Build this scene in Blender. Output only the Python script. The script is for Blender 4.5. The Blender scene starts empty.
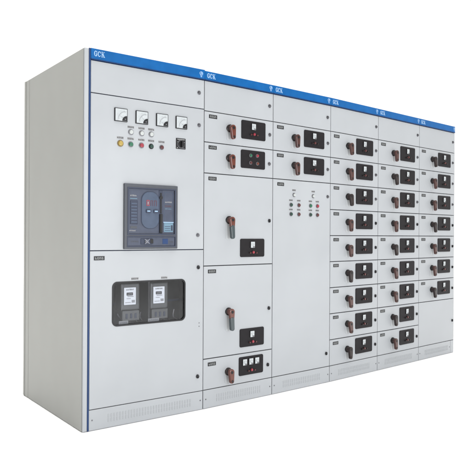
import bpy, bmesh, math, random
from mathutils import Vector, Matrix
random.seed(7)
S = bpy.context.scene
COL = S.collection
PI = math.pi

# ------------------------------------------------------------------ materials
def mat(name, col, rough=0.5, metal=0.0, noise=0.0, nscale=6.0, bump=0.0, bscale=300.0, coat=0.0, spec=0.5, wave=0.0):
    m = bpy.data.materials.new(name); m.use_nodes = True
    nt = m.node_tree; b = nt.nodes['Principled BSDF']
    b.inputs['Base Color'].default_value = (*col, 1)
    b.inputs['Roughness'].default_value = rough
    b.inputs['Metallic'].default_value = metal
    b.inputs['Coat Weight'].default_value = coat
    b.inputs['Specular IOR Level'].default_value = spec
    tc = nt.nodes.new('ShaderNodeTexCoord')
    if noise:
        n = nt.nodes.new('ShaderNodeTexNoise'); n.inputs['Scale'].default_value = nscale
        n.inputs['Detail'].default_value = 6
        r = nt.nodes.new('ShaderNodeMapRange')
        r.inputs['From Min'].default_value = .3; r.inputs['From Max'].default_value = .7
        r.inputs['To Min'].default_value = 1 - noise; r.inputs['To Max'].default_value = 1 + noise
        mx = nt.nodes.new('ShaderNodeMix'); mx.data_type = 'RGBA'; mx.blend_type = 'MULTIPLY'
        mx.inputs['Factor'].default_value = 1
        mx.inputs['A'].default_value = (*col, 1)
        nt.links.new(tc.outputs['Object'], n.inputs['Vector'])
        nt.links.new(n.outputs['Fac'], r.inputs['Value'])
        nt.links.new(r.outputs['Result'], mx.inputs['B'])
        nt.links.new(mx.outputs['Result'], b.inputs['Base Color'])
        rr = nt.nodes.new('ShaderNodeMapRange')
        rr.inputs['To Min'].default_value = rough - .08; rr.inputs['To Max'].default_value = rough + .08
        nt.links.new(n.outputs['Fac'], rr.inputs['Value'])
        nt.links.new(rr.outputs['Result'], b.inputs['Roughness'])
    if bump:
        n2 = nt.nodes.new('ShaderNodeTexNoise'); n2.inputs['Scale'].default_value = bscale
        n2.inputs['Detail'].default_value = 2
        bp = nt.nodes.new('ShaderNodeBump'); bp.inputs['Strength'].default_value = bump
        bp.inputs['Distance'].default_value = .001
        nt.links.new(tc.outputs['Object'], n2.inputs['Vector'])
        nt.links.new(n2.outputs['Fac'], bp.inputs['Height'])
        nt.links.new(bp.outputs['Normal'], b.inputs['Normal'])
        if wave:   # sheet-metal waviness
            n3 = nt.nodes.new('ShaderNodeTexNoise'); n3.inputs['Scale'].default_value = 3.2; n3.inputs['Detail'].default_value = 1
            b3 = nt.nodes.new('ShaderNodeBump'); b3.inputs['Strength'].default_value = wave; b3.inputs['Distance'].default_value = .012
            nt.links.new(tc.outputs['Object'], n3.inputs['Vector']); nt.links.new(n3.outputs['Fac'], b3.inputs['Height'])
            nt.links.new(b3.outputs['Normal'], bp.inputs['Normal'])
    return m

M = {}
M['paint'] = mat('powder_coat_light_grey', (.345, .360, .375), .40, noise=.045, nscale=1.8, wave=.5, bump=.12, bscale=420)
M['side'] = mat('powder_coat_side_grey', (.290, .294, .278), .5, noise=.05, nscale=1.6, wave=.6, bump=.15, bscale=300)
M['gasket'] = mat('gap_shadow_rubber', (.035, .037, .042), .7)
M['bluegap'] = mat('navy_gap_rubber', (.012, .022, .055), .6)
M['trim'] = mat('navy_edge_trim', (.012, .038, .12), .5, noise=.05, nscale=20, spec=.3)
M['blue'] = mat('blue_header_paint', (.002, .085, .27), .38, noise=.14, nscale=9, bump=.1, spec=.25)
M['bluelip'] = mat('dark_blue_header_lip', (.008, .03, .10), .45, spec=.3)
M['white'] = mat('white_lettering', (.27, .41, .58), .6)
M['pale'] = mat('pale_blue_emblem', (.18, .31, .50), .6)
M['black'] = mat('black_plastic', (.007, .007, .008), .4, spec=.35, noise=.1, nscale=60, bump=.15, bscale=900)
M['char'] = mat('charcoal_plastic_panel', (.0105, .009, .0105), .5, noise=.15, nscale=30, bump=.3, bscale=1200, spec=.18)
M['dial'] = mat('white_meter_dial', (.41, .435, .445), .3, coat=.25, noise=.08, nscale=60)
M['ink'] = mat('black_ink', (.03, .03, .035), .6)
M['inkgrey'] = mat('grey_ink', (.12, .12, .13), .6)
M['silver'] = mat('brushed_silver', (.55, .55, .56), .32, metal=.9)
M['dsilver'] = mat('dull_zinc', (.16, .16, .17), .38, metal=.9)
M['plate'] = mat('silver_label_plate', (.30, .30, .30), .5)
M['tagprint'] = mat('grey_engraved_print', (.24, .25, .25), .6)
M['red'] = mat('red_button_plastic', (.26, .02, .035), .35, coat=.2)
M['darkred'] = mat('dark_red_button', (.075, .018, .018), .35, coat=.2)
M['green'] = mat('green_button_plastic', (.012, .11, .055), .35, coat=.2)
M['dgreen'] = mat('dark_green_button', (.008, .035, .024), .35, coat=.2)
M['yellow'] = mat('yellow_button_plastic', (.34, .24, .045), .35, coat=.2)
M['dyellow'] = mat('amber_button_ring', (.16, .11, .03), .4)
M['lampw'] = mat('white_lamp_lens', (.42, .44, .43), .25, coat=.4)
M['brown'] = mat('brown_red_handle', (.105, .026, .015), .32, coat=.3, noise=.15, nscale=40)
M['dbrown'] = mat('dark_brown_handle', (.020, .012, .011), .36, coat=.15, spec=.35, noise=.15, nscale=40)
M['mbrown'] = mat('mid_brown_handle', (.060, .021, .016), .34, coat=.2, noise=.15, nscale=40)
M['grip'] = mat('dark_grey_handle_grip', (.035, .05, .055), .35, coat=.3)
M['esc'] = mat('pale_grey_escutcheon', (.36, .375, .385), .45)
M['esc2'] = mat('grey_cross_mark', (.17, .18, .22), .5)
M['slatered'] = mat('dim_red_digits', (.07, .02, .035), .5)
M['slot'] = mat('vent_slot_shade_grey', (.318, .332, .344), .55)  # a little darker than the paint: recess shade coloured onto raised slot shapes
M['bezel'] = mat('grey_breaker_bezel', (.050, .055, .066), .42, spec=.4, noise=.1, nscale=40)
M['bluegrey'] = mat('blue_grey_breaker_face', (.047, .057, .088), .36, spec=.35, noise=.1, nscale=30)
M['bluegrey2'] = mat('blue_grey_breaker_centre', (.050, .070, .112), .32, spec=.35, noise=.08, nscale=30)
M['slate'] = mat('slate_breaker_vents', (.03, .038, .065), .5, spec=.35)
M['cyan'] = mat('pale_cyan_label', (.11, .20, .27), .5)
M['inner'] = mat('inner_mounting_board', (.026, .025, .027), .6, noise=.5, nscale=14)
M['innerl'] = mat('grey_meter_casing', (.045, .046, .043), .4, coat=.2, noise=.2, nscale=30)
M['paper'] = mat('meter_face_card', (.78, .79, .80), .5)
M['floor'] = mat('white_floor', (.96, .96, .96), .8, noise=.01, nscale=1)

g = bpy.data.materials.new('window_pane_glass'); g.use_nodes = True
nt = g.node_tree; nt.nodes.remove(nt.nodes['Principled BSDF'])
tr = nt.nodes.new('ShaderNodeBsdfTransparent'); tr.inputs['Color'].default_value = (.93, .94, .96, 1)
gl = nt.nodes.new('ShaderNodeBsdfGlossy'); gl.inputs['Roughness'].default_value = .12
lw = nt.nodes.new('ShaderNodeFresnel'); lw.inputs['IOR'].default_value = 1.33
ms = nt.nodes.new('ShaderNodeMixShader')
nt.links.new(lw.outputs[0], ms.inputs[0]); nt.links.new(tr.outputs[0], ms.inputs[1]); nt.links.new(gl.outputs[0], ms.inputs[2])
nt.links.new(ms.outputs[0], nt.nodes['Material Output'].inputs['Surface'])
M['glass'] = g

# ------------------------------------------------------------------ mesh builder
# local cabinet space: x along the front, y = depth (doors' faces at y 0, viewer on the -y side), z up
class MB:
    def __init__(s): s.bm = bmesh.new(); s.mats = []
    def mi(s, m):
        if m not in s.mats: s.mats.append(m)
        return s.mats.index(m)
    def add(s, b2, m):
        k = s.mi(m)
        for f in b2.faces: f.material_index = k
        me = bpy.data.meshes.new('tmp'); b2.to_mesh(me); b2.free()
        s.bm.from_mesh(me); bpy.data.meshes.remove(me)
    def box(s, x0, x1, y0, y1, z0, z1, m, bev=0.0, seg=1):
        b = bmesh.new(); bmesh.ops.create_cube(b, size=1)
        for v in b.verts:
            v.co = Vector((x0 + (v.co.x + .5) * (x1 - x0), y0 + (v.co.y + .5) * (y1 - y0), z0 + (v.co.z + .5) * (z1 - z0)))
        if bev: bmesh.ops.bevel(b, geom=b.edges[:], offset=bev, segments=seg, profile=.5, affect='EDGES')
        s.add(b, m); return s
    def cyl(s, x, z, r, y0, y1, m, n=24, r2=None, bev=0.0, sx=1.0, sz=1.0):
        """disc facing the viewer: front at y0, back at y1"""
        b = bmesh.new()
        bmesh.ops.create_cone(b, cap_ends=True, segments=n, radius1=r, radius2=r if r2 is None else r2, depth=1)
        # cone axis z (radius1 at -z) -> radius1 at the back
        for v in b.verts:
            cx, cy, cz = v.co
            v.co = Vector((x + cx * sx, y1 + (cz + .5) * (y0 - y1), z + cy * sz))
        if bev:
            ed = [e for e in b.edges if all(abs(v.co.y - y0) < 1e-6 for v in e.verts)]
            bmesh.ops.bevel(b, geom=ed, offset=bev, segments=2, profile=.5, affect='EDGES')
        bmesh.ops.recalc_face_normals(b, faces=b.faces[:])
        s.add(b, m); return s
    def poly(s, loop, y0, y1, m, holes=(), bev=0.0):
        """prism of an outline in x,z (with holes) between y0 (front) and y1"""
        b = bmesh.new(); es = []
        for lp in (loop, *holes):
            vs = [b.verts.new((p[0], y0, p[1])) for p in lp]
            es += [b.edges.new((vs[i], vs[(i + 1) % len(vs)])) for i in range(len(vs))]
        if holes: bmesh.ops.triangle_fill(b, edges=es, use_beauty=True)
        else: b.faces.new(b.verts[:])
        fs = b.faces[:]
        ex = bmesh.ops.extrude_face_region(b, geom=fs)
        for v in [q for q in ex['geom'] if isinstance(q, bmesh.types.BMVert)]: v.co.y = y1
        bmesh.ops.recalc_face_normals(b, faces=b.faces[:])
        if bev:
            ed = [e for e in b.edges if all(abs(v.co.y - y0) < 1e-7 for v in e.verts) and len(e.link_faces) == 2
                  and abs(e.link_faces[0].normal.y) + abs(e.link_faces[1].normal.y) < 1.5]
            bmesh.ops.bevel(b, geom=ed, offset=bev, segments=2, profile=.5, affect='EDGES')
        s.add(b, m); return s
    def mesh(s, name):
        me = bpy.data.meshes.new(name); s.bm.to_mesh(me); s.bm.free()
        for m in s.mats: me.materials.append(M[m])
        return me

def rrect(x0, x1, z0, z1, r, n=6):
    out = []
    for cx, cz, a0 in ((x1 - r, z1 - r, 0), (x0 + r, z1 - r, 90), (x0 + r, z0 + r, 180), (x1 - r, z0 + r, 270)):
        for i in range(n + 1):
            a = math.radians(a0 + 90 * i / n); out.append((cx + r * math.cos(a), cz + r * math.sin(a)))
    return out

def obj(name, me, parent=None, loc=(0, 0, 0), rot=0.0, label=None):
    o = bpy.data.objects.new(name, me); COL.objects.link(o); o.parent = parent
    o.location = loc
    if rot: o.rotation_euler = (0, rot, 0)
    if label: o['label'] = label
    return o

CACHE = {}
def cached(key, fn):
    if key not in CACHE: CACHE[key] = fn()
    return CACHE[key]

# ------------------------------------------------------------------ lettering
def glyph(mb, ch, x, z, w, h, y0, y1, m):
    def arc(a0, a1, n=22):
        tk, tn = w * .26, h * .12
        o, i = [], []
        for k in range(n + 1):
            a = math.radians(a0 + (a1 - a0) * k / n)
            o.append((x + w / 2 + w / 2 * math.cos(a), z + h / 2 + h / 2 * math.sin(a)))
            i.append((x + w / 2 + (w / 2 - tk) * math.cos(a), z + h / 2 + (h / 2 - tn) * math.sin(a)))
        for k in range(n): mb.poly([o[k], o[k + 1], i[k + 1], i[k]], y0, y1, m)
    if ch in 'GC':
        arc(42, 318)
        mb.poly([(x + w * .80, z + h * .62), (x + w * .97, z + h * .62), (x + w * .97, z + h), (x + w * .88, z + h * .96)], y0 - .0002, y1, m)
        if ch == 'G':
            mb.box(x + w * .72, x + w * .97, y0 - .0003, y1, z + h * .04, z + h * .44, m)
            mb.box(x + w * .56, x + w * 1.08, y0 - .0005, y1, z + h * .40, z + h * .50, m)
        else:
            mb.poly([(x + w * .82, z + h * .13), (x + w, z + h * .26), (x + w * .96, z + h * .34), (x + w * .74, z + h * .16)], y0 - .0002, y1, m)
    if ch == 'K':
        mb.box(x + w * .10, x + w * .34, y0, y1, z, z + h, m)
        for zz in (0, h * .92): mb.box(x, x + w * .44, y0 - .0003, y1, z + zz, z + zz + h * .08, m)
        mb.poly([(x + w * .34, z + h * .36), (x + w * .34, z + h * .50), (x + w * .82, z + h), (x + w * .96, z + h)], y0 - .0004, y1, m)
        mb.poly([(x + w * .42, z + h * .50), (x + w * .62, z + h * .66), (x + w * 1.12, z), (x + w * .80, z)], y0 - .0005, y1, m)
        mb.box(x + w * .66, x + w * 1.05, y0 - .0006, y1, z + h * .93, z + h, m)
        mb.box(x + w * .66, x + w * 1.20, y0 - .0007, y1, z, z + h * .08, m)

def lettering_mesh(tilt=0):
    mb = MB()
    for i, ch in enumerate('GCK'): glyph(mb, ch, i * .0225, 0, .0185, .032, -.0015, .001, 'white')
    return mb.mesh('lettering')

def emblem_mesh():
    mb = MB()
    # small shield / funnel mark: round head with a slit, tapering foot
    pts = []
    for k in range(17):
        a = math.radians(-20 + 220 * k / 16); pts.append((.014 * math.cos(a), .006 + .0125 * math.sin(a)))
    pts += [(-.006, -.008), (-.004, -.019), (.005, -.019), (.007, -.008)]
    mb.poly(pts, -.0015, .001, 'pale')
    mb.poly([(-.002, .0145), (-.0075, .012), (-.0085, .003), (-.0045, -.001), (-.0045, .008)], -.0022, 0, 'blue')
    mb.box(.0015, .0040, -.0022, 0, -.012, .004, 'blue')
    return mb.mesh('emblem')

def marks(mb, x0, x1, z0, z1, y, m, n, rnd):
    """a row of tiny printed characters, too small to read"""
    w = (x1 - x0) / n
    for i in range(n):
        a = x0 + i * w; s = w * .22; k = rnd.randint(0, 3)
        mb.box(a, a + s, y - .0006, y, z0, z1, m)
        if k != 1: mb.box(a, a + w * .72, y - .0007, y, z1 - (z1 - z0) * .2, z1 + .0002, m)
        if k != 2: mb.box(a, a + w * .74, y - .0008, y, z0 - .0002, z0 + (z1 - z0) * .2, m)
        if k in (0, 2): mb.box(a + w * .5, a + w * .72, y - .0009, y, z0, (z0 + z1) / 2, m)
        if k in (1, 3): mb.box(a + w * .1, a + w * .7, y - .0010, y, (z0 + z1) / 2 - .0008, (z0 + z1) / 2 + .001, m)

# ------------------------------------------------------------------ small hardware (mesh origin on the door face)
def tag_mesh(seed):
    r = random.Random(seed); mb = MB()
    mb.box(-.033, .033, -.002, .001, -.012, .012, 'black', .0006)
    marks(mb, -.026, .028, -.0062, .0062, -.002, 'tagprint', 4, r)
    return mb.mesh('nameplate')
def tag(parent, x, z, k=0): obj('nameplate', cached(('tag', k % 3), lambda: tag_mesh(k % 3)), parent, (x, 0, z))

def small_label_mesh(seed, w=.044):
    r = random.Random(seed); mb = MB()
    mb.box(-w / 2, w / 2, -.0012, .001, -.0062, .0062, 'plate', .0004)
    marks(mb, -w / 2 + .002, w / 2 - .001, -.0046, .0046, -.0012, 'ink', 5, r)
    return mb.mesh('label_plate')
def small_label(parent, x, z, k=0, w=.044):
    obj('label_plate', cached(('sl', k % 4, w), lambda: small_label_mesh(k % 4, w)), parent, (x, 0, z))

def lock_mesh(kind):
    mb = MB()
    if kind == 'grey':
        mb.cyl(0, 0, .0125, -.004, .001, 'dsilver', bev=.0012)
        mb.cyl(0, 0, .0085, -.010, -.003, 'dsilver', bev=.001)
        mb.box(-.0017, .0017, -.0106, -.008, -.0055, .0055, 'ink')
        mb.cyl(.004, -.002, .0045, -.0108, -.009, 'inkgrey')
    else:
        mb.cyl(0, 0, .0115, -.003, .001, 'dsilver', bev=.001, sz=1.15)
        mb.cyl(0, 0, .0098, -.009, -.002, 'black', bev=.001, sz=1.2)
        mb.poly([(-.007, .010), (.005, .011), (.007, .002), (.001, -.011), (-.005, -.011), (-.001, 0)], -.0115, -.008, 'black', bev=.0008)
        mb.cyl(-.001, .005, .0022, -.0125, -.011, 'dsilver')
    return mb.mesh('lock')
def lock(parent, x, z, kind=None):
    wz = parent.location.z + z
    kind = kind or ('grey' if wz > 1.25 else 'black')
    x -= .006
    obj('lock', cached(('lock', kind), lambda: lock_mesh(kind)), parent, (x, 0, z))

def knob_handle_mesh(kind):
    """rotary operating handle: collar, deep hub, arm hanging down from the outer end"""
    mb = MB()
    big = kind.startswith('big')
    L = .112 if big else .060
    arm = 'brown' if kind in ('big', 'red') else ('mbrown' if kind == 'red2' else 'dbrown')
    # escutcheon plate on the door
    mb.poly(rrect(-.024, .022, -L - .018, .028, .010), -.002, .001, 'esc', bev=.0008)
    mb.cyl(0, 0, .0265, -.012, -.001, 'black' if kind != 'red' else 'dbrown', bev=.003)
    mb.cyl(0, 0, .0225, -.029, -.011, 'dbrown' if kind != 'big' else 'mbrown', r2=.019, bev=.003)
    # arm: tapered lever with rounded ends, hanging down and a little to the right
    def lever(z_top, z_bot, w0, w1, dx, m, y0=-.047, y1=-.028):
        pts = []
        for k in range(13):
            a = math.radians(180 * k / 12); pts.append((w0 * math.cos(a), z_top + w0 * math.sin(a)))
        for k in range(13):
            a = math.radians(180 + 180 * k / 12); pts.append((dx + w1 * math.cos(a), z_bot + w1 * math.sin(a)))
        mb.poly(pts, y0, y1, m, bev=.004)
    if big:
        lever(0, -.045, .0215, .0165, .002, 'brown')
        lever(-.050, -L, .0162, .0145, .004, 'grip', -.050, -.0285)
    else:
        lever(0, -L, .0215, .0155, .006, arm)
        mb.cyl(.006, -L, .009, -.0495, -.046, 'dbrown', bev=.001)
    mb.cyl(0, 0, .010, -.0485, -.046, 'black', bev=.001)
    return mb.mesh('rotary_handle')
HR = random.Random(5)
def handle(parent, x, z, kind, label=None):
    obj('rotary_handle', cached(('h', kind), lambda: knob_handle_mesh(kind)), parent, (x, 0, z), rot=math.radians(HR.uniform(-3.5, 3.5)) if kind != 'big' else 0, label=label)

def panel_mesh(w, h):
    mb = MB()
    mb.poly(rrect(0, w, -h, 0, .011), -.006, .001, 'char', bev=.0015)
    return mb.mesh('control_panel')

def mini_meter_mesh(v=0):
    mb = MB()
    mb.poly(rrect(-.0205, .0205, -.0235, .0235, .003), -.010, -.005, 'black', bev=.001)
    mb.poly(rrect(-.0175, .0175, -.0205, .0205, .002), -.0112, -.009, 'dial')
    for k in range(7):
        a = math.radians(38 + 104 * k / 6); c, s_ = math.cos(a), math.sin(a); px, pz = -s_, c
        cx, cz = .0, -.010
        mb.poly([(cx + .016 * c + .0006 * px, cz + .016 * s_ + .0006 * pz), (cx + .020 * c + .0006 * px, cz + .020 * s_ + .0006 * pz),
                 (cx + .020 * c - .0006 * px, cz + .020 * s_ - .0006 * pz), (cx + .016 * c - .0006 * px, cz + .016 * s_ - .0006 * pz)], -.0116, -.011, 'inkgrey')
    mb.poly([(-.001, -.012), (-.011 + v * .006, .006), (-.010 + v * .006, .0065), (.001, -.0115)], -.0118, -.011, 'ink')
    mb.poly(rrect(.001, .0165, -.0195, -.011, .002), -.0125, -.011, 'inkgrey')
    return mb.mesh('panel_meter')

MR = random.Random(9)
def mini():
    v = MR.randint(0, 2); return cached(('mm', v), lambda: mini_meter_mesh(v))

def button_mesh(col, r, depth=.012, bez='dsilver'):
    mb = MB()
    mb.cyl(0, 0, r, -.004, .001, bez, bev=.001)
    mb.cyl(0, 0, r * .74, -depth, -.003, col, r2=r * .68, bev=r * .12)
    return mb.mesh('button')
def button(parent, name, x, z, col, r=.013, y=0, bez='dsilver', label=None):
    obj(name, cached(('b', col, r, bez), lambda: button_mesh(col, r, bez=bez)), parent, (x, y, z), label=label)

def red_cluster(parent, x, z, k):
    """indicator group under the mini meter: a red push button between two smaller dark ones"""
    cols = ('red', 'darkred') if k == 0 else ('darkred', 'dbrown')
    button(parent, 'push_button', x + .004, z, cols[0], .0125, -.006, 'black')
    button(parent, 'indicator_lamp', x - .024, z - .004, cols[1], .0075, -.006, 'black')
    button(parent, 'indicator_lamp', x + .032, z - .004, cols[1], .0075, -.006, 'black')

# ------------------------------------------------------------------ doors
def door_mesh(w, h, hole=None):
    mb = MB()
    outer = [(0, 0), (w, 0), (w, h), (0, h)]
    mb.poly(outer, 0, .014, 'paint', holes=[hole] if hole else (), bev=.0018 if not hole else 0)
    return mb.mesh('door')
GAPH = .0028   # half gap between neighbouring doors
def door(parent, name, x0, x1, z0, z1, hole=None, label=None):
    w, h = x1 - x0 - 2 * GAPH, z1 - z0 - 2 * GAPH
    key = (name, round(w, 4), round(h, 4)) if not hole else None
    me = cached(key, lambda: door_mesh(w, h)) if key else door_mesh(w, h, hole)
    return obj(name, me, parent, (x0 + GAPH, 0, z0 + GAPH), label=label)

def unit_drawer(cab, W, z0, z1, kind, i, name='drawer', off=0.0, label=None):
    """one plug-in unit front: nameplate, rotary handle, control panel with meter and buttons, lock"""
    sc = W / .607
    d = door(cab, name, 0, W, z0, z1, label=label)
    h = z1 - z0 - GAPH
    tag(d, .068 * sc, h - .032, i)
    handle(d, .206 * sc, h - .094, kind)
    px = .309 * sc
    pw, ph = .218 * sc, .127
    p = obj('control_panel', cached(('p', round(pw, 3), ph), lambda: panel_mesh(pw, ph)), d, (px, 0, h - .022))
    obj('panel_meter', mini(), d, (px + pw * .485, 0, h - .022 - .039))
    red_cluster(d, px + pw * .48, h - .022 - .091, 0 if kind == 'red' else 1)
    lock(d, .576 * sc, h - .098)
    return d

# ------------------------------------------------------------------ analogue meters of the incomer
def big_meter_mesh(ang):
    mb = MB()
    mb.poly(rrect(-.0415, .0415, -.0395, .0395, .003), -.0135, .001, 'black', bev=.001)
    mb.poly(rrect(-.0375, .0375, -.0355, .0355, .002), -.0152, -.012, 'dial')
    cx, cz = .030, -.028
    for k in range(11):
        a = math.radians(96 + 78 * k / 10); c, s_ = math.cos(a), math.sin(a)
        r0, r1, t = (.046 if k % 5 else .043), .051, .0007
        mb.poly([(cx + r0 * c - t * s_, cz + r0 * s_ + t * c), (cx + r1 * c - t * s_, cz + r1 * s_ + t * c),
                 (cx + r1 * c + t * s_, cz + r1 * s_ - t * c), (cx + r0 * c + t * s_, cz + r0 * s_ - t * c)], -.0157, -.015, 'inkgrey')
    for k in range(12):
        a0, a1 = math.radians(96 + 78 * k / 12), math.radians(96 + 78 * (k + 1) / 12)
        mb.poly([(cx + .0505 * math.cos(a0), cz + .0505 * math.sin(a0)), (cx + .0505 * math.cos(a1), cz + .0505 * math.sin(a1)),
                 (cx + .0515 * math.cos(a1), cz + .0515 * math.sin(a1)), (cx + .0515 * math.cos(a0), cz + .0515 * math.sin(a0))], -.0156, -.015, 'inkgrey')
    a = math.radians(ang); c, s_ = math.cos(a), math.sin(a); t = .0008
    mb.poly([(cx + .01 * c - t * s_, cz + .01 * s_ + t * c), (cx + .049 * c, cz + .049 * s_), (cx + .01 * c + t * s_, cz + .01 * s_ - t * c)], -.0160, -.015, 'ink')
    q = [(.0365, -.0345)] + [(.0365 - .030 * math.sin(math.radians(90 * k / 10)) , -.0345 + .030 * math.cos(math.radians(90 * k / 10))) for k in range(11)]
    mb.poly(q, -.0175, -.015, 'black')
    mb.cyl(.026, -.024, .0042, -.0185, -.017, 'inkgrey', n=14)
    for v in mb.bm.verts: v.co.y *= .62
    return mb.mesh('analogue_meter')

# ------------------------------------------------------------------ cabinet shell
FIT_P = [(0, 0), (.82345, 0), (1.42995, .02694), (2.04125, .06257), (2.66075, .1179), (3.29185, .17737), (3.91362, .23551)]
FIT_A = [0, .04438, .05822, .08907, .09396, .09325]
DEPTH = 1.03
H = 2.2

def cabinet(i, label):
    W = math.dist(FIT_P[i], FIT_P[i + 1]); a = FIT_A[i]
    e = bpy.data.objects.new('switchgear_cabinet', None); COL.objects.link(e)
    e.location = (*FIT_P[i], 0); e.rotation_euler = (0, 0, a); e.empty_display_size = .2
    e['label'] = label; e['category'] = 'switchgear cabinet'; e['group'] = 'grey switchgear cabinets standing in one row'
    # carcass: sides narrow slightly towards the back because the row bows a little
    da = (a - FIT_A[i - 1]) if i else 0
    db = (FIT_A[i + 1] - a) if i < 5 else 0
    y0, y1 = .021, DEPTH
    xl0, xl1 = .001 + max(0, da) / 2 * y0, .001 + max(0, da) / 2 * y1 * 1.02
    xr0, xr1 = W - .001 - max(0, db) / 2 * y0, W - .001 - max(0, db) / 2 * y1 * 1.02
    mb = MB(); b = bmesh.new()
    v = [b.verts.new(p) for p in ((xl0, y0, .004), (xr0, y0, .004), (xr1, y1, .004), (xl1, y1, .004),
                                  (xl0, y0, H - .002), (xr0, y0, H - .002), (xr1, y1, H - .002), (xl1, y1, H - .002))]
    fs = [(3, 2, 1, 0), (4, 5, 6, 7), (1, 2, 6, 5), (2, 3, 7, 6), (3, 0, 4, 7)]
    if i: fs.append((0, 1, 5, 4))
    for f in fs: b.faces.new([v[k] for k in f])
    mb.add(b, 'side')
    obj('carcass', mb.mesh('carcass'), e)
    mb = MB()
    if i == 0:   # the first cabinet's front frame leaves the metering window open
        mb.poly([(.004, .006), (W - .002, .006), (W - .002, H - .004), (.004, H - .004)], .0165, .0205, 'bluegap',
                holes=[[(.16, .57), (.70, .57), (.70, .875), (.16, .875)]])
    else:
        mb.box(.002, W - .002, .0165, .0205, .006, H - .004, 'gasket')
    obj('door_gasket', mb.mesh('door_gasket'), e)
    # header strip
    x0 = .037 if i == 0 else .0005
    mb = MB(); mb.box(x0, W - .0005, -.006, .0155, 2.1445, H + (.005 if i == 0 else 0), 'blue', .0012)
    mb.box(x0, W - .0005, -.008, .0150, 2.1395, 2.1443, 'bluelip')
    hd = obj('header_strip', mb.mesh('header_strip'), e)
    if i == 0: obj('lettering', cached('let', lettering_mesh), hd, (.055, -.006, 2.1610))
    else: obj('lettering', cached('let', lettering_mesh), hd, (.017, -.006, 2.1560))
    obj('emblem', cached('emb', emblem_mesh), hd, (W - .030 if i < 5 else W - .020, -.006, 2.172))
    # kick plate with vent slots
    kx0 = .037 if i == 0 else .0028
    kx1 = W - (.0028 if i < 5 else .060)
    mb = MB(); mb.box(kx0, kx1, -.001, .0155, .003, .1205, 'paint', .0015)
    for sx in (kx0 + .020, kx1 - .018): mb.cyl(sx, .062, .0045, -.0030, 0, 'dsilver', n=12, bev=.0006)
    if i == 5:
        m5 = MB(); m5.box(W - .0026, W - .0004, -.0005, .0212, .003, 2.139, 'paint', .0004); obj('end_flange', m5.mesh('end_flange'), e)
    if i == 5: mb.box(kx1 + .004, W - .003, -.001, .0155, .003, .1205, 'paint', .0015)
    kp = obj('kick_plate', mb.mesh('kick_plate'), e)
    mb = MB()
    vx0, vx1 = (.150, .735) if i == 0 else (.105, W - .105)
    n = int((vx1 - vx0) / .0185)
    for k in range(n):
        x = vx0 + (vx1 - vx0) * (k + .5) / n
        for zc in (.046, .072): mb.poly(rrect(x - .0042, x + .0042, zc - .0115, zc + .0115, .0040, 3), -.0022, 0, 'slot')
    obj('vent_slots', mb.mesh('vent_slots'), kp)
    return e, W

# ------------------------------------------------------------------ cabinet 1: incomer with meters, breaker, metering window
c1, W = cabinet(0, 'widest cabinet at the near left end, with four square meters and a glazed window')
mb = MB()
mb.box(.0, .0262, -.0005, .0155, .003, 2.202, 'paint', .0015)
obj('corner_post', mb.mesh('corner_post'), c1)
mb = MB()
mb.box(.0266, .0366, -.003, .0155, .003, 2.2045, 'trim', .001)
obj('edge_trim', mb.mesh('edge_trim'), c1)
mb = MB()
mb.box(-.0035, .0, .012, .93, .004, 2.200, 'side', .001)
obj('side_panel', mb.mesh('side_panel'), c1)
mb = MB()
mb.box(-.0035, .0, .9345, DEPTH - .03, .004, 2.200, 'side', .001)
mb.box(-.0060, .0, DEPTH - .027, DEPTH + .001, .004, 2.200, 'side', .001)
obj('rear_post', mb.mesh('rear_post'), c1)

X0, X1 = .0365, W
dt = door(c1, 'door', X0, X1, 1.951, 2.1395); ox = X0 + GAPH
lock(dt, .787 - ox, 2.049 - 1.951, 'grey')
# instrument door with cut-out for the breaker
z0 = 1.0395
dm = door(c1, 'door', X0, X1, z0, 1.951); oz = z0 + GAPH
for (mx, ang) in ((.2275, 150), (.3665, 140), (.507, 160), (.647, 145)):
    obj('analogue_meter', big_meter_mesh(ang), dm, (mx - ox, 0, 1.8425 - oz))
for k, x in enumerate((.295, .367, .433)):
    small_label(dm, x - ox, 1.778 - oz, k)
    button(dm, 'indicator_lamp', x - ox, 1.748 - oz, 'lampw', .0175)
for k, (x, c, r, nm) in enumerate(((.226, 'yellow', .020, 'push_button'), (.294, 'green', .0175, 'push_button'), (.366, 'red', .0175, 'push_button'),
                                  (.433, 'dgreen', .0165, 'push_button'), (.506, 'darkred', .0155, 'push_button'))):
    small_label(dm, x - ox, 1.7085 - oz, k + 1)
    button(dm, nm, x - ox, 1.6745 - oz, c, r, bez={'yellow': 'dyellow', 'darkred': 'inkgrey', 'dgreen': 'black'}.get(c, 'dsilver'),
           label={'yellow': 'yellow push button', 'green': 'green push button', 'red': 'red push button', 'dgreen': 'dark green push button', 'darkred': 'brownish red push button'}[c])
# selector switch
mb = MB()
mb.poly(rrect(-.035, .035, -.034, .034, .003), -.004, .001, 'black', bev=.001)
mb.cyl(0, -.004, .026, -.0050, -.003, 'inkgrey', n=28); mb.cyl(0, -.004, .0215, -.012, -.004, 'black', n=28, bev=.002)
mb.poly(rrect(-.006, .006, -.026, .018, .005), -.028, -.011, 'black', bev=.0015)
mb.box(-.028, .028, -.0047, -.003, .0245, .0285, 'plate')
for k in range(5):
    a = math.radians(30 + 30 * k); mb.box(.029 * math.cos(a) - .0018, .029 * math.cos(a) + .0018, -.0046, -.003, -.004 + .029 * math.sin(a) - .0018, -.004 + .029 * math.sin(a) + .0018, 'plate')
mb.box(-.030, -.024, -.0047, -.003, -.030, -.024, 'plate'); mb.box(.010, .028, -.0047, -.003, -.0305, -.0275, 'inkgrey')
obj('selector_switch', mb.mesh('selector_switch'), dm, (.6445 - ox, 0, 1.710 - oz))
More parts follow.
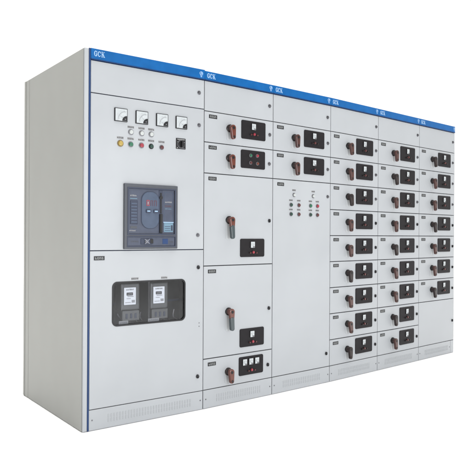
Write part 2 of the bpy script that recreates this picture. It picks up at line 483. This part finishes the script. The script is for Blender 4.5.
lock(dm, .788 - ox, 1.842 - oz, 'grey'); lock(dm, .783 - ox, 1.133 - oz, 'grey')

# air circuit breaker in its bezel (mesh origin at the bezel's lower left corner)
bw, bh = .367, .392
mb = MB()
mb.poly(rrect(0, bw, 0, bh, .004), -.014, .001, 'bezel', holes=[[(.028, .092), (.346, .092), (.346, .364), (.028, .364)], [(.024, .018), (.350, .018), (.350, .073), (.024, .073)]])
mb.poly([(.020, .084), (.354, .084), (.354, .371), (.020, .371)], -.0165, -.0138, 'slate',
        holes=[[(.028, .092), (.346, .092), (.346, .364), (.028, .364)]])
mb.poly([(.018, .012), (.356, .012), (.356, .079), (.018, .079)], -.0155, -.0138, 'slate',
        holes=[[(.024, .018), (.350, .018), (.350, .073), (.024, .073)]])
bz = obj('air_circuit_breaker', mb.mesh('breaker_bezel'), dm, (.249 - ox, 0, 1.047 - oz))
BX = .249 - ox; BZ = 1.047 - oz
# the breaker's fixed face, set just proud of the door inside the bezel
mb = MB()
mb.box(.0285, .3455, -.008, -.0005, .0925, .3635, 'bluegrey', .001)
mb.poly(rrect(.112, .238, .122, .352, .055, 10), -.0095, -.007, 'slate')
mb.poly(rrect(.116, .234, .126, .348, .051, 10), -.0125, -.007, 'bluegrey2', bev=.002)
mb.box(.236, .262, -.0105, -.007, .096, .360, 'slate', .001)
mb.box(.239, .259, -.018, -.007, .098, .215, 'black', .003)
mb.cyl(.249, .316, .011, -.016, -.007, 'black', bev=.002); mb.box(.244, .254, -.013, -.007, .22, .345, 'black', .001)
mb.box(.272, .338, -.0095, -.007, .104, .160, 'cyan', .001); mb.box(.268, .341, -.0100, -.007, .1615, .167, 'white')
for zz in (.112, .124, .136): mb.box(.278, .318, -.0101, -.009, zz, zz + .004, 'bluegrey2')
mb.box(.322, .334, -.0102, -.009, .112, .146, 'slate')
marks(mb, .280, .330, .286, .293, -.008, 'plate', 6, random.Random(3)); marks(mb, .278, .325, .262, .268, -.008, 'darkred', 5, random.Random(5))
marks(mb, .280, .326, .245, .250, -.008, 'cyan', 6, random.Random(6))
mb.poly(rrect(.272, .338, .175, .350, .004), -.0092, -.0078, 'bluegrey2', holes=[rrect(.275, .335, .178, .347, .003)])
mb.box(.040, .090, -.0100, -.007, .150, .292, 'slate', .002)
for k in range(7): mb.box(.045, .085, -.0118, -.009, .158 + k * .0185, .167 + k * .0185, 'bluegrey2', .001)
marks(mb, .040, .084, .318, .326, -.008, 'plate', 5, random.Random(8)); mb.box(.038, .086, -.0092, -.007, .302, .306, 'cyan')
marks(mb, .036, .078, .108, .114, -.008, 'plate', 6, random.Random(9))
mb.box(.042, .086, -.0092, -.007, .124, .138, 'bezel', .001)
obj('breaker_face', mb.mesh('breaker_face'), bz)
mb = MB()   # red readout digits
def digit(mb, x, z, w, h, segs, y, m):
    t = w * .22
    S7 = {'a': (x, x + w, z + h - t, z + h), 'g': (x, x + w, z + h / 2 - t / 2, z + h / 2 + t / 2), 'd': (x, x + w, z, z + t),
          'f': (x, x + t, z + h / 2, z + h), 'e': (x, x + t, z, z + h / 2), 'b': (x + w - t, x + w, z + h / 2, z + h), 'c': (x + w - t, x + w, z, z + h / 2)}
    for k, s_ in enumerate(segs):
        q = S7[s_]; mb.box(q[0], q[1], y - .0010 - k * .0001, y, q[2], q[3], m)
digit(mb, .148, .262, .020, .036, 'abcdef', -.0123, 'red'); digit(mb, .176, .262, .016, .034, 'fabec', -.0123, 'slatered'); digit(mb, .200, .262, .018, .034, 'fabec', -.0123, 'slatered')
mb.box(.1555, .1605, -.0142, -.012, .270, .288, 'plate')
obj('readout', mb.mesh('readout'), bz)
for x, c in ((.160, 'white'), (.212, 'white')):
    mb = MB(); mb.poly(rrect(-.016, .016, -.011, .011, .006), -.006, .001, 'slate', bev=.001); mb.box(-.010, .011, -.0075, -.005, -.003, .004, c, .0008)
    obj('push_button', mb.mesh('breaker_button'), bz, (x, -.0123, .230))
mb = MB()
mb.box(.0245, .3495, -.010, -.0005, .0185, .0725, 'bluegrey', .001)
mb.box(.110, .190, -.012, -.009, .028, .064, 'slate', .002)
mb.cyl(.150, .046, .012, -.018, -.011, 'inkgrey', bev=.002)
mb.poly([(.132, .060), (.139, .060), (.170, .032), (.163, .032)], -.0195, -.011, 'esc2'); mb.poly([(.163, .061), (.169, .061), (.140, .031), (.134, .031)], -.0200, -.011, 'esc2')
mb.box(.176, .196, -.0135, -.009, .034, .060, 'black', .001)
marks(mb, .046, .098, .042, .050, -.010, 'bezel', 6, random.Random(2)); mb.box(.262, .300, -.0115, -.009, .030, .062, 'trim', .001)
marks(mb, .310, .340, .040, .047, -.010, 'bezel', 4, random.Random(4))
obj('racking_panel', mb.mesh('racking_panel'), bz)

# metering door with real window opening
z0 = .1225; oz = z0 + GAPH
hole = rrect(.181 - ox, .683 - ox, .593 - oz, .852 - oz, .030, 8)
dl = door(c1, 'door', X0, X1, z0, 1.0395, hole=hole)
tag(dl, .0965 - ox, .996 - oz, 1)
small_label(dl, .328 - ox, .869 - oz, 0, .050); small_label(dl, .531 - ox, .868 - oz, 2, .046)
lock(dl, .787 - ox, .925 - oz); lock(dl, .786 - ox, .221 - oz)
mb = MB()
for zz in (.565, .543): mb.cyl(0, zz, .0035, -.0015, .001, 'dsilver', n=12)
obj('rivets', mb.mesh('rivets'), dl, (.791 - ox, 0, -oz))
mb = MB()
mb.poly(rrect(.178 - ox, .686 - ox, .590 - oz, .855 - oz, .033, 8), -.0025, .0145, 'black', holes=[rrect(.187 - ox, .677 - ox, .599 - oz, .846 - oz, .025, 8)])
wf = obj('window_frame', mb.mesh('window_frame'), dl)
mb = MB(); mb.poly(rrect(.185 - ox, .679 - ox, .597 - oz, .848 - oz, .026, 8), .004, .008, 'glass')
obj('window_pane', mb.mesh('window_pane'), dl)
# metering compartment
mb = MB(); b = bmesh.new()
cx0, cx1, cz0, cz1, cy = .150, .76, .555, .885, .20
vv = [b.verts.new(p) for p in ((cx0, .0212, cz0), (cx1, .0212, cz0), (cx1, .0212, cz1), (cx0, .0212, cz1), (cx0, cy, cz0), (cx1, cy, cz0), (cx1, cy, cz1), (cx0, cy, cz1))]
for f in ((4, 5, 6, 7), (0, 1, 5, 4), (1, 2, 6, 5), (2, 3, 7, 6), (3, 0, 4, 7)): b.faces.new([vv[k] for k in f])
mb.add(b, 'inner')
mb.box(cx0 + .003, cx1 - .003, .150, .154, .700, .712, 'slate'); mb.box(.435, .447, .03, .152, cz0 + .002, cz1 - .002, 'black')
obj('metering_compartment', mb.mesh('metering_compartment'), c1)
for (mx, mz, s_) in ((.333, .760, 1.0), (.533, .757, 1.0)):
    mb = MB()
    mb.box(-.060, .070, .0, .075, -.088, .078, 'innerl', .010, 3)
    mb.box(-.052, .064, -.006, .001, -.150, -.086, 'innerl', .004, 2)
    mb.poly(rrect(-.041, .039, -.052, .052, .003), -.006, .001, 'paper', bev=.001)
    marks(mb, -.026, .026, .036, .043, -.006, 'ink', 6, random.Random(int(mx * 100)))
    mb.poly(rrect(-.024, .018, .004, .022, .003), -.0085, -.005, 'ink', bev=.0008); marks(mb, -.018, .014, .009, .017, -.0085, 'plate', 4, random.Random(1))
    mb.box(-.018, .022, -.0068, -.005, -.004, -.001, 'inkgrey'); mb.box(-.024, .004, -.0068, -.005, -.016, -.0135, 'inkgrey')
    mb.box(.010, .032, -.0067, -.005, -.040, -.024, 'plate')
    marks(mb, -.032, .006, -.040, -.036, -.006, 'inkgrey', 7, random.Random(2))
    for q in range(3): mb.box(-.030 + q * .030, -.016 + q * .030, -.0078, -.005, -.135, -.105, 'slate', .002)
    obj('energy_meter', mb.mesh('energy_meter'), c1, (mx - .022, .034, mz + .002))
for x0_, x1_, zc, tl in ((.236, .296, .606, .05), (.432, .508, .607, .0)):
    mb = MB(); mb.box(x0_, x1_, .024, .026, zc - .010, zc + .010, 'plate'); marks(mb, x0_ + .006, x1_ - .004, zc - .005, zc + .005, .024, 'inkgrey', 5, random.Random(4))
    obj('warning_strip', mb.mesh('warning_strip'), c1)
rw = random.Random(11)   # wiring behind the glass
for k in range(9):
    mb = MB()
    xa, za = .25 + .05 * k + rw.uniform(-.01, .01), .655
    pts = [Vector((xa, .07, za)), Vector((xa + rw.uniform(-.03, .03), .06, .62)), Vector((xa + rw.uniform(.0, .09), .10, .60)), Vector((xa + .07, .14, .58))]
    b = bmesh.new(); prev = None; N = 14
    for q in range(N + 1):
        t = q / N; p = pts[0] * (1 - t) ** 3 + pts[1] * 3 * t * (1 - t) ** 2 + pts[2] * 3 * t * t * (1 - t) + pts[3] * t ** 3
        ring = [b.verts.new((p.x + .0032 * math.cos(a * PI / 3), p.y + .0032 * math.sin(a * PI / 3), p.z + .0018 * math.sin(a * PI / 3 + 1))) for a in range(6)]
        if prev:
            for a in range(6): b.faces.new((prev[a], prev[(a + 1) % 6], ring[(a + 1) % 6], ring[a]))
        prev = ring
    bmesh.ops.recalc_face_normals(b, faces=b.faces[:])
    mb.add(b, ('inkgrey', 'dbrown', 'plate')[k % 3]); obj('wire', mb.mesh('wire'), c1)

# ------------------------------------------------------------------ cabinet 2
Z = [.1225 + (1.9425 - .1225) / 9 * k for k in range(10)]
c2, W = cabinet(1, 'second cabinet from the left, with two tall doors carrying long brown lever handles')
d = door(c2, 'door', 0, W, Z[9], 2.1395); lock(d, .573, .102)
unit_drawer(c2, W, Z[8], Z[9], 'red', 0)
# unit with four lamps instead of a meter
d = door(c2, 'drawer', 0, W, Z[7], Z[8]); h = Z[8] - Z[7] - GAPH
tag(d, .066, h - .032, 1); handle(d, .204, h - .090, 'red')
pm = cached(('p', .218, .125), lambda: panel_mesh(.218, .125))
obj('control_panel', pm, d, (.306, 0, h - .022), label='black control panel with four lamps')
for x, z, c in ((.388, -.058, 'green'), (.448, -.056, 'red'), (.388, -.108, 'darkred'), (.450, -.110, 'brown')):
    button(d, 'indicator_lamp', x, h + z, c, .0125, -.006, 'inkgrey')
lock(d, .573, h - .102)
# tall doors with long handles
for (za, zb, tz, hz, pz, seed) in ((.9315, Z[7], 1.504, 1.235, 1.109, 2), (.3245, .9315, .895, .622, .493, 0)):
    d = door(c2, 'door', 0, W, za, zb); o_ = za + GAPH
    tag(d, .066, tz - o_, seed)
    handle(d, .204, hz - o_, 'big', label='long brown lever handle with dark grip')
    obj('control_panel', cached(('p', .218, .125), lambda: panel_mesh(.218, .125)), d, (.304, 0, pz - o_))
    obj('panel_meter', mini(), d, (.411, 0, pz - .041 - o_))
    red_cluster(d, .411, pz - .093 - o_, 0)
    lock(d, .575, (1.236 if za > .5 else .619) - o_)
d = door(c2, 'drawer', 0, W, .1225, .3245); o_ = .1225 + GAPH
tag(d, .069, .287 - o_, 1); handle(d, .204, .220 - o_, 'red')
obj('control_panel', cached(('p', .218, .127), lambda: panel_mesh(.218, .127)), d, (.298, 0, .301 - o_), label='black control panel with three small meters')
for x in (.346, .402, .456): obj('panel_meter', mini(), d, (x, 0, .264 - o_))
red_cluster(d, .402, .206 - o_, 0); lock(d, .568, .220 - o_)

# ------------------------------------------------------------------ cabinet 3
c3, W = cabinet(2, 'third cabinet from the left, with one tall plain door under two small drawers')
d = door(c3, 'door', 0, W, Z[9], 2.1395); lock(d, .577, .098)
unit_drawer(c3, W, Z[8], Z[9], 'red2', 2); unit_drawer(c3, W, Z[7], Z[8], 'red2', 0)
d = door(c3, 'door', 0, W, Z[0], Z[7]); o_ = Z[0] + GAPH
tag(d, .074, 1.502 - o_, 1)
for k, x in enumerate((.210, .415)):
    small_label(d, x, 1.465 - o_, k, .038); button(d, 'indicator_lamp', x, 1.430 - o_, 'lampw', .015)
for r_, zz in enumerate((1.3565, 1.289)):
    for q, (x, c) in enumerate(((.179, 'dgreen'), (.260, 'darkred'), (.385, 'green' if r_ == 0 else 'dgreen'), (.461, 'red' if r_ == 0 else 'darkred'))):
        small_label(d, x, zz + .034 - o_, q + r_, .038); button(d, 'push_button', x, zz - o_, c, .0155, 0, 'inkgrey')
lock(d, .582, 1.433 - o_); lock(d, .574, .226 - o_)

# ------------------------------------------------------------------ cabinets 4, 5, 6
for idx, lab, n0 in ((3, 'fourth cabinet, nine drawers stacked to the kick plate, right beside the tall plain door', 0),
                     (4, 'second cabinet from the far right end, nine drawers stacked down to the kick plate', 0),
                     (5, 'far right end cabinet with seven drawers above a plain blank door', 2)):
    c, W = cabinet(idx, lab)
    d = door(c, 'door', 0, W, Z[9], 2.1395); lock(d, W * .95, .100)
    for k in range(n0, 9):
        unit_drawer(c, W, Z[k], Z[k + 1], ('red2', 'dark')[(k * 5 + idx) % 3 == 0], k + idx)
    if n0:
        d = door(c, 'door', 0, W, Z[0], Z[n0], label='plain blank lower door'); lock(d, W * .955, .19)

# ------------------------------------------------------------------ floor
mb = MB()
b = bmesh.new(); vs = [b.verts.new(p) for p in ((-60, -60, 0), (60, -60, 0), (60, 60, 0), (-60, 60, 0))]; b.faces.new(vs); mb.add(b, 'floor')
fl = obj('floor', mb.mesh('floor')); fl['kind'] = 'structure'

# ------------------------------------------------------------------ graded world and area light, added to light the row
w = bpy.data.worlds.new('World'); S.world = w; w.use_nodes = True
nt = w.node_tree; bg = nt.nodes['Background']
tc = nt.nodes.new('ShaderNodeTexCoord')
def dot(vec):
    n = nt.nodes.new('ShaderNodeVectorMath'); n.operation = 'DOT_PRODUCT'; n.inputs[1].default_value = vec
    nt.links.new(tc.outputs['Generated'], n.inputs[0]); return n.outputs['Value']
def ramp(v, a, b_, lo, hi):
    n = nt.nodes.new('ShaderNodeMapRange'); n.interpolation_type = 'SMOOTHSTEP'
    for k, q in (('From Min', a), ('From Max', b_), ('To Min', lo), ('To Max', hi)): n.inputs[k].default_value = q
    nt.links.new(v, n.inputs['Value']); return n.outputs['Result']
WORLD_LO, WORLD_HI, TOP = .22, 1.15, 2.75
s1 = ramp(dot((.6, .8, 0)), -.1, .5, WORLD_LO, WORLD_HI)     # white backdrop behind the row; made-up dimming elsewhere keeps the side panel dark
s2 = ramp(dot((0, 0, 1)), .45, .95, 0, TOP)                # overhead glow added to keep the floor white
ad = nt.nodes.new('ShaderNodeMath'); ad.operation = 'ADD'; nt.links.new(s1, ad.inputs[0]); nt.links.new(s2, ad.inputs[1])
bg.inputs['Color'].default_value = (1, .992, .972, 1)
nt.links.new(ad.outputs[0], bg.inputs['Strength'])

def area(name, loc, target, size, power, col):
    l = bpy.data.lights.new(name, 'AREA'); l.shape = 'RECTANGLE'; l.size, l.size_y = size; l.energy = power; l.color = col
    o = bpy.data.objects.new(name, l); COL.objects.link(o); o.location = loc
    o.rotation_euler = (Vector(target) - Vector(loc)).to_track_quat('-Z', 'Y').to_euler(); return o
area('added_front_light', (1.2, -6.0, 1.5), (1.9, 0, .7), (3.5, 2.2), 225, (.94, .96, 1.0))  # unseen area light, added to brighten the cabinet fronts

# ------------------------------------------------------------------ camera (fitted to the photograph)
yaw, pitch, roll = -.64005, -.0000735, .0055021
cyw, syw, cp, sp = math.cos(yaw), math.sin(yaw), math.cos(pitch), math.sin(pitch)
f = Vector((-syw * cp, cyw * cp, sp)); r = Vector((cyw, syw, 0)); u = r.cross(f)
r2 = r * math.cos(roll) + u * math.sin(roll); u2 = u * math.cos(roll) - r * math.sin(roll)
cam = bpy.data.cameras.new('camera'); co = bpy.data.objects.new('camera', cam); COL.objects.link(co)
mt = Matrix((r2, u2, -f)).transposed().to_4x4(); mt.translation = Vector((-1.43284, -3.37592, 1.13828)); co.matrix_world = mt
cam.sensor_width = 36; cam.sensor_fit = 'HORIZONTAL'; cam.lens = 624.278 / 471 * 36; cam.clip_start = .05; cam.clip_end = 500
S.camera = co

S.view_settings.view_transform = 'Standard'; S.view_settings.look = 'None'
S.view_settings.exposure = 0; S.view_settings.gamma = 1
S.render.resolution_x, S.render.resolution_y = 1024, 1020
